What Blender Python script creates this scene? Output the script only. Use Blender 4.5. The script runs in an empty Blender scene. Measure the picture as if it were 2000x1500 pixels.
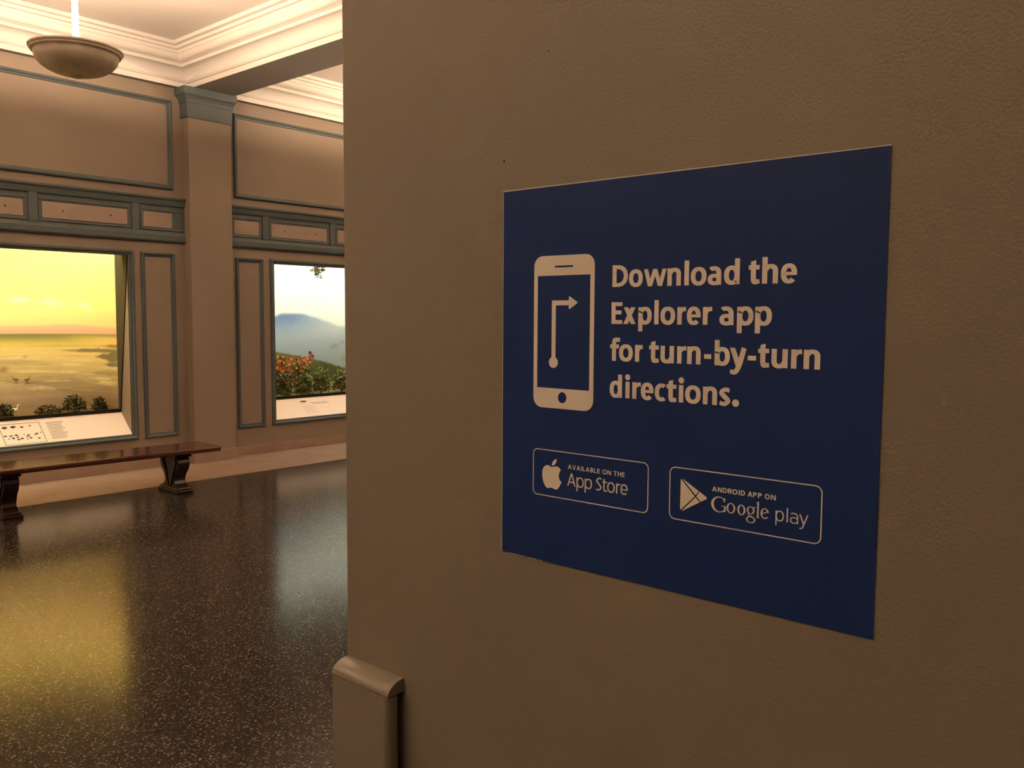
import bpy, bmesh, math, random
from math import sin, cos, pi, radians
from mathutils import Vector, Matrix, noise

random.seed(7)
scene = bpy.context.scene
C = scene.collection

# ------------------------------------------------------------------ camera
EYE = 1.70
YAW, PITCH, ROLL, FPX = 0.857789, 0.0760646, -0.0054328, 1692.67
cam_d = bpy.data.cameras.new('camera')
cam = bpy.data.objects.new('camera', cam_d)
C.objects.link(cam)
fw = Vector((sin(YAW)*cos(PITCH), cos(YAW)*cos(PITCH), -sin(PITCH)))
rt0 = Vector((cos(YAW), -sin(YAW), 0))
dn0 = fw.cross(rt0)
rt = rt0*cos(ROLL) + dn0*sin(ROLL)
dn = -rt0*sin(ROLL) + dn0*cos(ROLL)
M = Matrix((rt, -dn, -fw)).transposed().to_4x4()
M.translation = (0, 0, EYE)
cam.matrix_world = M
cam_d.sensor_width = 36.0
cam_d.lens = 36.0*FPX/2000.0
cam_d.clip_start = 0.02
scene.camera = cam

# ------------------------------------------------------------------ world, exposure
world = bpy.data.worlds.new('world')
scene.world = world
world.use_nodes = True
world.node_tree.nodes['Background'].inputs[0].default_value = (0.0, 0.0, 0.0, 1)
world.node_tree.nodes['Background'].inputs[1].default_value = 0.0
vs = scene.view_settings
vs.view_transform = 'Standard'
vs.look = 'None'
vs.gamma = 1.0
vs.exposure = 0.0
vs.use_curve_mapping = False

LAMP_WARM = (1.0, 0.70, 0.47)
PENDANT_STRENGTH = 1680.0      # emission of the pendant bulbs along the dioramas
ENTRY_STRENGTH = 2950.0        # emission of the pendant bulbs over the poster end of the hall
SUNSET_CASE_W = 134.0          # lamp in the sunset diorama
MOUNTAIN_CASE_W = 77.0        # lamp in the mountain diorama
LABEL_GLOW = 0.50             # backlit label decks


# ------------------------------------------------------------------ helpers
def tag(o, label=None, cat=None, group=None, kind=None):
    if label: o['label'] = label
    if cat: o['category'] = cat
    if group: o['group'] = group
    if kind: o['kind'] = kind
    return o


def empty(name, loc=(0, 0, 0), rz=0.0):
    o = bpy.data.objects.new(name, None)
    C.objects.link(o)
    o.location = loc
    o.rotation_euler = (0, 0, rz)
    o.empty_display_size = 0.1
    return o


def link(name, me, mat=None, parent=None, smooth=False):
    o = bpy.data.objects.new(name, me)
    C.objects.link(o)
    if mat is not None: me.materials.append(mat)
    if parent is not None: o.parent = parent
    if smooth:
        for p in me.polygons: p.use_smooth = True
    return o


def mesh(name, verts, faces, mat=None, parent=None, smooth=False):
    me = bpy.data.meshes.new(name)
    me.from_pydata([tuple(v) for v in verts], [], faces)
    me.update()
    return link(name, me, mat, parent, smooth)


class MB:
    """collects shapes and links them as one mesh object"""
    def __init__(s): s.v, s.f = [], []

    def add(s, verts, faces):
        n = len(s.v)
        s.v += [tuple(p) for p in verts]
        s.f += [tuple(i+n for i in f) for f in faces]
        return s

    def box(s, x0, x1, y0, y1, z0, z1):
        return s.add([(x0, y0, z0), (x1, y0, z0), (x1, y1, z0), (x0, y1, z0), (x0, y0, z1), (x1, y0, z1), (x1, y1, z1), (x0, y1, z1)],
                     [(0, 3, 2, 1), (4, 5, 6, 7), (0, 1, 5, 4), (1, 2, 6, 5), (2, 3, 7, 6), (3, 0, 4, 7)])

    def lathe(s, prof, n=40, cx=0, cy=0):
        m = len(prof)
        vs = [(cx+r*cos(2*pi*i/n), cy+r*sin(2*pi*i/n), z) for i in range(n) for r, z in prof]
        fs = [(i*m+j, ((i+1) % n)*m+j, ((i+1) % n)*m+j+1, i*m+j+1) for i in range(n) for j in range(m-1)]
        return s.add(vs, fs)

    def extrude_x(s, prof, x0, x1):
        """prof: closed list of (y, z)"""
        n = len(prof)
        vs = [(x0, y, z) for y, z in prof]+[(x1, y, z) for y, z in prof]
        fs = [(i, (i+1) % n, n+(i+1) % n, n+i) for i in range(n)]
        fs += [tuple(range(n-1, -1, -1)), tuple(range(n, 2*n))]
        return s.add(vs, fs)

    def build(s, name, mat=None, parent=None, smooth=False, bevel=0.0, seg=2):
        o = mesh(name, s.v, s.f, mat, parent, smooth)
        bm = bmesh.new(); bm.from_mesh(o.data)
        bmesh.ops.recalc_face_normals(bm, faces=bm.faces)
        bm.to_mesh(o.data); bm.free()
        if bevel > 0:
            b = o.modifiers.new('bevel', 'BEVEL'); b.width = bevel; b.segments = seg
            b.limit_method = 'ANGLE'; b.angle_limit = radians(40)
        return o


def copy_tree(o, parent=None):
    c = o.copy(); C.objects.link(c); c.parent = parent
    for ch in o.children: copy_tree(ch, c)
    return c


def box(name, x0, x1, y0, y1, z0, z1, mat=None, parent=None, bevel=0.0):
    return MB().box(x0, x1, y0, y1, z0, z1).build(name, mat, parent, bevel=bevel)


# ------------------------------------------------------------------ materials
def nd(nt, t, **kw):
    n = nt.nodes.new(t)
    for k, v in kw.items(): setattr(n, k, v)
    return n


def paint(name, col, rough=0.6, var=0.06, vscale=3.0, bump=0.0, bscale=200.0, spec=0.4, coat=0.0):
    m = bpy.data.materials.new(name); m.use_nodes = True
    nt = m.node_tree; b = nt.nodes['Principled BSDF']
    tc = nd(nt, 'ShaderNodeTexCoord')
    nz = nd(nt, 'ShaderNodeTexNoise'); nz.inputs['Scale'].default_value = vscale; nz.inputs['Detail'].default_value = 4
    nt.links.new(tc.outputs['Object'], nz.inputs['Vector'])
    r = nd(nt, 'ShaderNodeValToRGB')
    r.color_ramp.elements[0].position = 0.3; r.color_ramp.elements[1].position = 0.7
    r.color_ramp.elements[0].color = tuple(c*(1-var) for c in col)+(1,)
    r.color_ramp.elements[1].color = tuple(min(1, c*(1+var)) for c in col)+(1,)
    nt.links.new(nz.outputs['Fac'], r.inputs['Fac'])
    nt.links.new(r.outputs['Color'], b.inputs['Base Color'])
    b.inputs['Roughness'].default_value = rough
    b.inputs['Specular IOR Level'].default_value = spec
    b.inputs['Coat Weight'].default_value = coat
    if bump > 0:
        n2 = nd(nt, 'ShaderNodeTexNoise'); n2.inputs['Scale'].default_value = bscale; n2.inputs['Detail'].default_value = 2
        nt.links.new(tc.outputs['Object'], n2.inputs['Vector'])
        bp = nd(nt, 'ShaderNodeBump'); bp.inputs['Strength'].default_value = bump; bp.inputs['Distance'].default_value = 0.002
        nt.links.new(n2.outputs['Fac'], bp.inputs['Height'])
        nt.links.new(bp.outputs['Normal'], b.inputs['Normal'])
    return m


def terrazzo():
    m = bpy.data.materials.new('terrazzo'); m.use_nodes = True
    nt = m.node_tree; b = nt.nodes['Principled BSDF']
    tc = nd(nt, 'ShaderNodeTexCoord')
    def chips(scale, lo, hi):
        v = nd(nt, 'ShaderNodeTexVoronoi'); v.inputs['Scale'].default_value = scale
        nt.links.new(tc.outputs['Object'], v.inputs['Vector'])
        s = nd(nt, 'ShaderNodeSeparateColor'); nt.links.new(v.outputs['Color'], s.inputs[0])
        sel = nd(nt, 'ShaderNodeMapRange'); sel.inputs['From Min'].default_value = lo; sel.inputs['From Max'].default_value = hi
        nt.links.new(s.outputs[0], sel.inputs['Value'])
        d = nd(nt, 'ShaderNodeMapRange'); d.inputs['From Min'].default_value = 0.42; d.inputs['From Max'].default_value = 0.34
        nt.links.new(v.outputs['Distance'], d.inputs['Value'])
        mu = nd(nt, 'ShaderNodeMath', operation='MULTIPLY')
        nt.links.new(sel.outputs[0], mu.inputs[0]); nt.links.new(d.outputs[0], mu.inputs[1])
        return mu, s
    a, sa = chips(78, 0.12, 1.0)
    c, sc_ = chips(160, 0.3, 1.0)
    tint = nd(nt, 'ShaderNodeValToRGB')
    tint.color_ramp.elements[0].color = (0.12, 0.098, 0.082, 1); tint.color_ramp.elements[1].color = (0.36, 0.30, 0.245, 1)
    nt.links.new(sa.outputs[1], tint.inputs['Fac'])
    mx = nd(nt, 'ShaderNodeMix', data_type='RGBA'); mx.inputs[6].default_value = (0.024, 0.018, 0.015, 1)
    nt.links.new(a.outputs[0], mx.inputs[0]); nt.links.new(tint.outputs['Color'], mx.inputs[7])
    mx2 = nd(nt, 'ShaderNodeMix', data_type='RGBA'); mx2.inputs[7].default_value = (0.13, 0.11, 0.095, 1)
    hf = nd(nt, 'ShaderNodeMath', operation='MULTIPLY'); hf.inputs[1].default_value = 0.6
    nt.links.new(c.outputs[0], hf.inputs[0]); nt.links.new(hf.outputs[0], mx2.inputs[0])
    nt.links.new(mx.outputs[2], mx2.inputs[6])
    nt.links.new(mx2.outputs[2], b.inputs['Base Color'])
    b.inputs['Roughness'].default_value = 0.17
    b.inputs['Specular IOR Level'].default_value = 0.28
    return m


def wood(name, rough, k):
    m = bpy.data.materials.new(name); m.use_nodes = True
    nt = m.node_tree; b = nt.nodes['Principled BSDF']
    tc = nd(nt, 'ShaderNodeTexCoord')
    mp = nd(nt, 'ShaderNodeMapping'); mp.inputs['Scale'].default_value = (2, 30, 30)
    nt.links.new(tc.outputs['Object'], mp.inputs['Vector'])
    nz = nd(nt, 'ShaderNodeTexNoise'); nz.inputs['Scale'].default_value = 2.0; nz.inputs['Detail'].default_value = 6; nz.inputs['Distortion'].default_value = 0.6
    nt.links.new(mp.outputs[0], nz.inputs['Vector'])
    r = nd(nt, 'ShaderNodeValToRGB')
    r.color_ramp.elements[0].color = (0.030*k, 0.010*k, 0.006*k, 1); r.color_ramp.elements[1].color = (0.085*k, 0.030*k, 0.017*k, 1)
    nt.links.new(nz.outputs['Fac'], r.inputs['Fac']); nt.links.new(r.outputs['Color'], b.inputs['Base Color'])
    b.inputs['Roughness'].default_value = rough
    return m


def attr_paint(name, rough=0.8):
    m = bpy.data.materials.new(name); m.use_nodes = True
    nt = m.node_tree; b = nt.nodes['Principled BSDF']
    a = nd(nt, 'ShaderNodeAttribute', attribute_name='pigment')
    tc = nd(nt, 'ShaderNodeTexCoord')
    nz = nd(nt, 'ShaderNodeTexNoise'); nz.inputs['Scale'].default_value = 14; nz.inputs['Detail'].default_value = 5
    nt.links.new(tc.outputs['Object'], nz.inputs['Vector'])
    mr = nd(nt, 'ShaderNodeMapRange'); mr.inputs['To Min'].default_value = 0.94; mr.inputs['To Max'].default_value = 1.06
    nt.links.new(nz.outputs['Fac'], mr.inputs['Value'])
    mx = nd(nt, 'ShaderNodeVectorMath', operation='SCALE')
    nt.links.new(a.outputs['Color'], mx.inputs[0]); nt.links.new(mr.outputs[0], mx.inputs['Scale'])
    nt.links.new(mx.outputs[0], b.inputs['Base Color'])
    b.inputs['Roughness'].default_value = rough
    b.inputs['Specular IOR Level'].default_value = 0.1
    return m


def glow(name, col, strength, base=(0.8, 0.8, 0.8)):
    m = bpy.data.materials.new(name); m.use_nodes = True
    b = m.node_tree.nodes['Principled BSDF']
    b.inputs['Base Color'].default_value = tuple(base)+(1,)
    b.inputs['Emission Color'].default_value = tuple(col)+(1,)
    b.inputs['Emission Strength'].default_value = strength
    b.inputs['Roughness'].default_value = 0.5
    return m


def pane_glass():
    m = bpy.data.materials.new('pane_glass'); m.use_nodes = True
    nt = m.node_tree
    for n in list(nt.nodes): nt.nodes.remove(n)
    out = nd(nt, 'ShaderNodeOutputMaterial')
    tr = nd(nt, 'ShaderNodeBsdfTransparent'); tr.inputs[0].default_value = (0.96, 0.98, 0.97, 1)
    gl = nd(nt, 'ShaderNodeBsdfGlossy'); gl.inputs['Roughness'].default_value = 0.01
    # the rays go straight through, so both faces of the pane must reflect like its outer face
    ge = nd(nt, 'ShaderNodeNewGeometry')
    io = nd(nt, 'ShaderNodeMapRange'); io.inputs['To Min'].default_value = 1.45; io.inputs['To Max'].default_value = 1/1.45
    nt.links.new(ge.outputs['Backfacing'], io.inputs['Value'])
    fr = nd(nt, 'ShaderNodeFresnel'); nt.links.new(io.outputs[0], fr.inputs[0])
    mx = nd(nt, 'ShaderNodeMixShader')
    nt.links.new(fr.outputs[0], mx.inputs[0]); nt.links.new(tr.outputs[0], mx.inputs[1]); nt.links.new(gl.outputs[0], mx.inputs[2])
    nt.links.new(mx.outputs[0], out.inputs[0])
    return m


MT = dict(
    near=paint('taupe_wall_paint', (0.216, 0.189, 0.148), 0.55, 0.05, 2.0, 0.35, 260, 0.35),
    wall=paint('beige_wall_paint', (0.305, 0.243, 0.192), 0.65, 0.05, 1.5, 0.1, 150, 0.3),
    panel=paint('pale_panel_paint', (0.40, 0.31, 0.255), 0.65, 0.05, 3.0, 0.05, 100, 0.3),
    trim=paint('blue_grey_trim_paint', (0.094, 0.117, 0.119), 0.5, 0.06, 5.0, 0.05, 80, 0.4),
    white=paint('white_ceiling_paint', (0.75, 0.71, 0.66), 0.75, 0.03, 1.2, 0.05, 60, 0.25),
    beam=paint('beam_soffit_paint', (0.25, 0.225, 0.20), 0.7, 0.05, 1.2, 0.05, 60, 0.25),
    marble=paint('tan_marble', (0.36, 0.255, 0.195), 0.45, 0.12, 4.0, 0.0, 1, 0.4),
    terrazzo=terrazzo(),
    wood=wood('dark_varnished_wood', 0.30, 0.40),
    seatwood=wood('polished_seat_wood', 0.09, 1.5),
    black=paint('black_metal', (0.012, 0.010, 0.009), 0.5, 0.1),
    plaster=paint('lamp_plaster', (0.76, 0.67, 0.53), 0.7, 0.16, 9.0, 0.2, 40, 0.2),
    stem=paint('lamp_stem_paint', (0.75, 0.70, 0.62), 0.4, 0.03),
    blue=paint('poster_blue_ink', (0.0085, 0.028, 0.128), 0.46, 0.05, 6.0, 0.03, 300, 0.22),
    print=paint('poster_cream_ink', (0.90, 0.84, 0.76), 0.5, 0.03, 6.0, 0.0, 1, 0.35),
    paper=paint('poster_paper_edge', (0.62, 0.60, 0.57), 0.7, 0.05),
    guard=paint('guard_paint', (0.235, 0.205, 0.162), 0.30, 0.06, 6.0, 0.15, 120, 0.5),
    bulb=glow('lamp_bulb', LAMP_WARM, PENDANT_STRENGTH),
    entry_bulb=glow('entry_lamp_bulb', LAMP_WARM, ENTRY_STRENGTH),
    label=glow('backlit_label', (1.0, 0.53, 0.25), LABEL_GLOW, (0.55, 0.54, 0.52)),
    ink=paint('label_ink', (0.05, 0.04, 0.035), 0.7),
    greyink=paint('label_grey_ink', (0.22, 0.19, 0.16), 0.7),
    picture=attr_paint('painted_backdrop'),
    glass=pane_glass(),
    casein=paint('case_interior_paint', (0.036, 0.026, 0.006), 0.9),
    bird=paint('bird_feathers', (0.16, 0.09, 0.05), 0.8, 0.2, 40),
    cream_bird=paint('pale_feathers', (0.75, 0.60, 0.40), 0.8, 0.1, 40),
    twig=paint('twig_bark', (0.09, 0.06, 0.035), 0.9, 0.2, 30),
    leaf_dark=paint('dark_olive_leaves', (0.11, 0.08, 0.022), 0.6, 0.35, 25),
    leaf_green=paint('green_leaves', (0.27, 0.25, 0.07), 0.55, 0.4, 25),
    leaf_tan=paint('tan_leaves', (0.42, 0.33, 0.20), 0.7, 0.2, 25),
    orange=paint('orange_petals', (0.90, 0.22, 0.05), 0.6, 0.25, 60),
    red=paint('red_petals', (0.33, 0.05, 0.05), 0.6, 0.2, 60),
)


# ------------------------------------------------------------------ the hall: layout numbers
YB = 9.385            # face of the back wall
YP = 9.242            # face of the pilasters
ZS = 4.25             # soffit of the beams, foot of the cornice
ZC = 4.64             # ceiling
PITCHX = 4.75         # bay spacing
PIL = (5.11, 5.64)    # pilaster between the two bays in view
BEAM = (5.15, 5.66)
X0, X1, YF = -4.10, 14.6, -3.2
BAYS = [(PIL[1]-PITCHX, PIL[0]), (PIL[1], PIL[0]+PITCHX)]


def struct(o): return tag(o, kind='structure')


YR = 11.3             # service passage behind the diorama cases
floor = struct(box('floor', X0, X1, YF, YR, -0.10, 0.0, MT['terrazzo']))
border = box('marble_border', X0, X1, 8.27, YB+0.02, -0.01, 0.0015, MT['marble'], floor)

# ceiling slab with beams and coffer cornices
ceiling = struct(box('ceiling', X0, X1, YF, YR, ZC, ZC+0.15, MT['white']))
xb = [BEAM[0]+k*PITCHX for k in (-2, -1, 0, 1, 2)]
BW = BEAM[1]-BEAM[0]
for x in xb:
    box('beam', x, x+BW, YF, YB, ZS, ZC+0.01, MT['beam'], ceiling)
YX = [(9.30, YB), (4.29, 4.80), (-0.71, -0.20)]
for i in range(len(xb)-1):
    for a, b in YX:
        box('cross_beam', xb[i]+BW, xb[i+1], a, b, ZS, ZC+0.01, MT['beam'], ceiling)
CORN = [(0, 0), (0.0, 0.055), (0.022, 0.057), (0.026, 0.066)]
for k in range(7):
    t = k/6*pi/2
    CORN.append((0.035+0.095*(1-cos(t)), 0.075+0.105*sin(t)))
CORN += [(0.150, 0.182), (0.150, 0.215), (0.172, 0.218)]
for k in range(6):
    t = k/5*pi/2
    CORN.append((0.175+0.060*sin(t), 0.222+0.062*(1-cos(t))))
CORN += [(0.245, 0.290), (0.250, 0.320), (0.280, 0.323), (0.283, 0.352), (0.325, 0.356), (0.330, 0.392)]


def coffer_cornice(x0, x1, y0, y1):
    vs, fs = [], []
    m = len(CORN)
    for (sx, sy, cx, cy) in ((1, 1, x0, y0), (-1, 1, x1, y0), (-1, -1, x1, y1), (1, -1, x0, y1)):
        vs += [(cx+sx*r, cy+sy*r, ZS+z) for r, z in CORN]
    for i in range(4):
        j = (i+1) % 4
        fs += [(i*m+k, j*m+k, j*m+k+1, i*m+k+1) for k in range(m-1)]
    o = mesh('cornice', vs, fs, MT['white'], ceiling)
    bm = bmesh.new(); bm.from_mesh(o.data); bmesh.ops.recalc_face_normals(bm, faces=bm.faces); bm.to_mesh(o.data); bm.free()
    return o


for i in range(len(xb)-1):
    coffer_cornice(xb[i]+BW+0.003, xb[i+1]-0.003, 4.803, 9.297)
    coffer_cornice(xb[i]+BW+0.003, xb[i+1]-0.003, -0.197, 4.287)

# other walls of the hall
struct(box('wall_left', X0-0.15, X0, YF, YR, 0, ZC, MT['wall']))
struct(box('wall_right', X1, X1+0.15, YF, YR, 0, ZC, MT['wall']))
struct(box('wall_rear', X0, X1, YR, YR+0.15, 0, ZC, MT['wall']))
struct(box('wall_front', X0, X1, YF-0.15, YF, 0, ZC, MT['wall']))

# back wall with two openings for the diorama cases
FR = 0.06
OPEN = []
for bi, (a, b) in enumerate(BAYS):
    OPEN.append((a+0.65, b-0.655))
OZ0, OZ1 = 0.372, 2.375
w = MB()
xs = [X0, OPEN[0][0], OPEN[0][1], OPEN[1][0], OPEN[1][1], X1]
for i in range(5):
    if i in (1, 3):
        w.box(xs[i], xs[i+1], YB, YB+0.03, 0, OZ0)
        w.box(xs[i], xs[i+1], YB, YB+0.03, OZ1, ZC)
    else:
        w.box(xs[i], xs[i+1], YB, YB+0.03, 0, ZC)
wall_back = struct(w.build('wall_back', MT['wall']))

# pilasters
for k in (-1, 0, 1):
    x0, x1 = PIL[0]+k*PITCHX, PIL[1]+k*PITCHX
    p = struct(box('pilaster', x0, x1, YP, YB, 0, ZS-0.001, MT['wall'], None, 0.006))
    cap = MB()
    cap.box(x0-0.022, x1+0.012, YP-0.022, YB, 3.925, 4.085)
    cap.box(x0-0.032, x1+0.018, YP-0.032, YB, 4.085, 4.105)
    prof = [(0.034, 4.105), (0.040, 4.125), (0.055, 4.150), (0.078, 4.172), (0.082, 4.185), (0.082, ZS-0.002)]
    vs = []
    for e, z in prof:
        vs += [(x0-e, YB, z), (x0-e, YP-e, z), (x1+e*0.5, YP-e, z), (x1+e*0.5, YB, z)]
    fs = [(i*4+j, i*4+j+1, i*4+j+5, i*4+j+4) for i in range(len(prof)-1) for j in range(3)]
    fs.append((0, 1, 2, 3)); fs.append(tuple(len(vs)-4+j for j in range(4)))
    cap.add(vs, fs)
    cap.build('capital', MT['trim'], p)
    MB().box(x0-0.016, x1+0.016, YP-0.016, YB, 0, 0.135).build('plinth', MT['marble'], p, bevel=0.004)

# marble baseboards of the bays
for i, (a, b) in enumerate([(X0, PIL[0]-PITCHX), BAYS[0], BAYS[1], (PIL[1]+PITCHX, X1)]):
    o = struct(box('baseboard_back', a, b, YB-0.018, YB, 0, 0.112, MT['marble'], None, 0.004))


def mould_frame(name, x0, x1, z0, z1, wd, proud, y=YB, mat=None, parent=None):
    """mitred moulding frame: raised bead with a step to the inside"""
    pr = [(0, 0), (0, proud*0.55), (wd*0.18, proud*0.95), (wd*0.38, proud), (wd*0.55, proud*0.75), (wd*0.62, proud*0.45), (wd*0.9, proud*0.35), (wd, 0)]
    vs, fs = [], []
    m = len(pr)
    for (sx, sz, cx, cz) in ((1, 1, x0, z0), (-1, 1, x1, z0), (-1, -1, x1, z1), (1, -1, x0, z1)):
        vs += [(cx+sx*t, y-h, cz+sz*t) for t, h in pr]
    for i in range(4):
        j = (i+1) % 4
        fs += [(i*m+k, j*m+k, j*m+k+1, i*m+k+1) for k in range(m-1)]
    o = mesh(name, vs, fs, mat or MT['trim'], parent)
    bm = bmesh.new(); bm.from_mesh(o.data); bmesh.ops.recalc_face_normals(bm, faces=bm.faces); bm.to_mesh(o.data); bm.free()
    return o


tn = 1
for bi, (a, b) in enumerate(BAYS):
    cx = (a+b)/2
    # large upper panel
    up = struct(mould_frame('trim_%d' % tn, a+0.115, b-0.125, 3.115, 4.105, 0.055, 0.03)); tn += 1
    # narrow side panels
    struct(mould_frame('trim_%d' % tn, a+0.115, a+0.495, 0.333, 2.408, 0.052, 0.026)); tn += 1
    struct(mould_frame('trim_%d' % tn, b-0.520, b-0.125, 0.333, 2.408, 0.052, 0.026)); tn += 1
    # frieze: board, rails, blocks and tan panels
    fz = struct(box('trim_%d' % tn, a, b, YB-0.012, YB, 2.525, 3.03, MT['trim'])); tn += 1
    MB().extrude_x([(YB, 2.930), (YB-0.030, 2.930), (YB-0.034, 2.945), (YB-0.042, 2.985), (YB-0.060, 3.005), (YB-0.060, 3.025), (YB, 3.030)], a, b).build('rail', MT['trim'], fz)
    MB().extrude_x([(YB, 2.525), (YB-0.028, 2.527), (YB-0.040, 2.545), (YB-0.040, 2.600), (YB-0.030, 2.615), (YB-0.026, 2.640), (YB, 2.640)], a, b).build('rail', MT['trim'], fz)
    blocks = [a+0.485, a+0.485+1.02]
    blocks += [b-0.615+0.0, b-0.615-1.045]
    blocks = sorted(blocks)
    for xk in blocks:
        box('block', xk, xk+0.085, YB-0.030, YB-0.010, 2.640, 2.930, MT['trim'], fz, 0.003)
    edges = [a]+sum([[xk, xk+0.085] for xk in blocks], [])+[b]
    for q in range(0, len(edges), 2):
        l, r = edges[q], edges[q+1]
        il = 0.10 if q == 0 else 0.045
        ir = 0.15 if q == len(edges)-2 else 0.045
        if bi == 0 and q == 0: il = 0.15
        MB().box(l+il, r-ir, YB-0.019, YB-0.010, 2.683, 2.850).build('frieze_panel', MT['panel'], fz, bevel=0.006)
    for sx_ in ((3.24, 3.78, 4.27) if bi == 0 else (6.45, 6.92)):
        mesh('screw_head', [(sx_+0.009*cos(t_*pi/4), YB-0.0196, 2.768+0.012*sin(t_*pi/4)) for t_ in range(8)], [tuple(range(8))], MT['twig'], fz)
    for q in range(0, len(edges), 2):
        mould_frame('panel_bead', edges[q]+0.012, edges[q+1]-0.012, 2.650, 2.885, 0.03, 0.010, YB-0.012, None, fz)

# ------------------------------------------------------------------ near wall, poster, corner guard
XN, YE = 1.0, 1.271
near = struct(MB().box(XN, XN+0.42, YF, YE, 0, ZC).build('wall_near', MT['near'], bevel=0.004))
for (y, z, r) in ((0.8826, 1.9364, 0.0022), (0.798, 2.083, 0.0015)):
    pts = [(XN-0.0004, y+r*0.8*cos(t*pi/4), z+r*1.3*sin(t*pi/4)) for t in range(8)]
    mesh('nail_hole', pts, [tuple(range(8))], MT['black'], near)

# corner guard with rounded cap
GY0, GY1, GP = 1.112, 1.2695, 0.038
guard = empty('corner_guard', (XN, (GY0+GY1)/2, 0))
tag(guard, 'painted metal corner guard with rounded top on the edge of the taupe wall', 'corner guard')


def guard_outline(p, n=6, r=0.014):
    """plan outline, relative to the wall face and the middle of the guard"""
    h = (GY1-GY0)/2
    o = [(-0.016, h), ]
    o += [(-p+r-r*sin(k/n*pi/2), h-0.004+0.004*cos(k/n*pi/2)) for k in range(n+1)]
    o += [(-p+r-r*cos(k/n*pi/2), -h+r-r*sin(k/n*pi/2)) for k in range(n+1)]
    o += [(-0.016, -h)]
    return o


ol = guard_outline(GP)
mb = MB(); n = len(ol)
mb.add([(x, y, 0) for x, y in ol]+[(x, y, 1.040) for x, y in ol], [(i, (i+1) % n, n+(i+1) % n, n+i) for i in range(n)]+[tuple(range(n)), tuple(range(n, 2*n))])
mb.build('post', MT['guard'], guard, smooth=False, bevel=0.0008)
box('spacer', -0.0162, 0.0, -(GY1-GY0)/2+0.030, (GY1-GY0)/2-0.002, 0, 1.050, MT['guard'], guard)
mb = MB()
hg = (GY1-GY0)/2
qr = [(0.0, 1.0415)]+[(-(GP+0.0006)*cos(k/10*pi/2), 1.0415+0.025*sin(k/10*pi/2)) for k in range(11)]
qv = [(x, hg, z) for x, z in qr]+[(x, -hg+0.0005, z) for x, z in qr]
m_ = len(qr)
mb.add(qv, [(i, (i+1) % m_, m_+(i+1) % m_, m_+i) for i in range(m_)]+[tuple(range(m_)), tuple(range(m_, 2*m_))])
cap_o = mb.build('cap', MT['guard'], guard, bevel=0.0012, seg=3)
for p_ in cap_o.data.polygons: p_.use_smooth = len(p_.vertices) == 4

# ---- poster: u runs right (towards -Y), v runs up, both in metres from its lower left corner
PY, PZ, PW, PH = 0.8822, 1.3365, 0.5646, 0.5536
poster = empty('wall_poster', (XN, PY-PW/2, PZ))
tag(poster, 'square navy poster with cream phone icon and app lettering on taupe wall', 'poster')


def P(u, v, d): return (-d, PW/2-u, v)


def flat(name, polys, d, mat, parent=poster):
    vs, fs = [], []
    for pl in polys:
        n0 = len(vs)
        dd = d+(len(fs) % 14)*4e-6          # overlapping strokes must not share one plane
        vs += [P(u, v, dd) for u, v in pl]
        fs.append(tuple(range(n0, n0+len(pl))))
    o = mesh(name, vs, fs, mat, parent)
    bm = bmesh.new(); bm.from_mesh(o.data)
    bm.normal_update()
    for f in bm.faces:
        if f.normal.x > 0: f.normal_flip()
    bm.to_mesh(o.data); bm.free()
    return o


def slab(name, pts, d0, d1, mat, parent=poster):
    n = len(pts)
    mb = MB().add([P(u, v, d0) for u, v in pts]+[P(u, v, d1) for u, v in pts],
                  [(i, (i+1) % n, n+(i+1) % n, n+i) for i in range(n)]+[tuple(range(n)), tuple(range(n, 2*n))])
    return mb.build(name, mat, parent)


slab('backing_sheet', [(-0.0012, 0.0), (PW, 0.0), (PW, PH+0.0012), (-0.0012, PH+0.0016)], 0.0, 0.0009, MT['paper'])
slab('printed_sheet', [(0, 0), (PW, 0), (PW, PH), (0, PH)], 0.0009, 0.0014, MT['blue'])
torn = []
rr = random.Random(3)
u = 0.014
while u < 0.080:
    wd_ = rr.uniform(0.002, 0.006)
    hh = rr.uniform(0.0006, 0.0016)*(1.6 if u > 0.05 else 0.8)
    torn.append([(u, 0.0003), (u+wd_, 0.0003), (u+wd_*0.8, -hh), (u+wd_*0.2, -hh*0.8)])
    u += wd_+rr.uniform(0.0, 0.002)
flat('torn_paper_edge', torn, 0.0015, MT['paper'])

DP = 0.00165   # depth of the print


def band(cx, cy, rx, ry, tx, ty, a0=0, a1=360, n=28, e=2.25, icx=0.0):
    """elliptical band from angle a0 to a1 (degrees); inner radii rx-tx, ry-ty"""
    def pt(rx_, ry_, a, ox=0.0):
        c, s = cos(radians(a)), sin(radians(a))
        f = (abs(c)**e+abs(s)**e)**(-1/e)
        return (cx+ox+rx_*c*f, cy+ry_*s*f)
    out = []
    for k in range(n):
        b0, b1 = a0+(a1-a0)*k/n, a0+(a1-a0)*(k+1)/n
        out.append([pt(rx, ry, b0), pt(rx, ry, b1), pt(rx-tx, ry-ty, b1, icx), pt(rx-tx, ry-ty, b0, icx)])
    return out


def rc(x0, y0, x1, y1): return [[(x0, y0), (x1, y0), (x1, y1), (x0, y1)]]


def disc(cx, cy, rx, ry, n=20): return [[(cx+rx*cos(2*pi*k/n), cy+ry*sin(2*pi*k/n)) for k in range(n)]]


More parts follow.
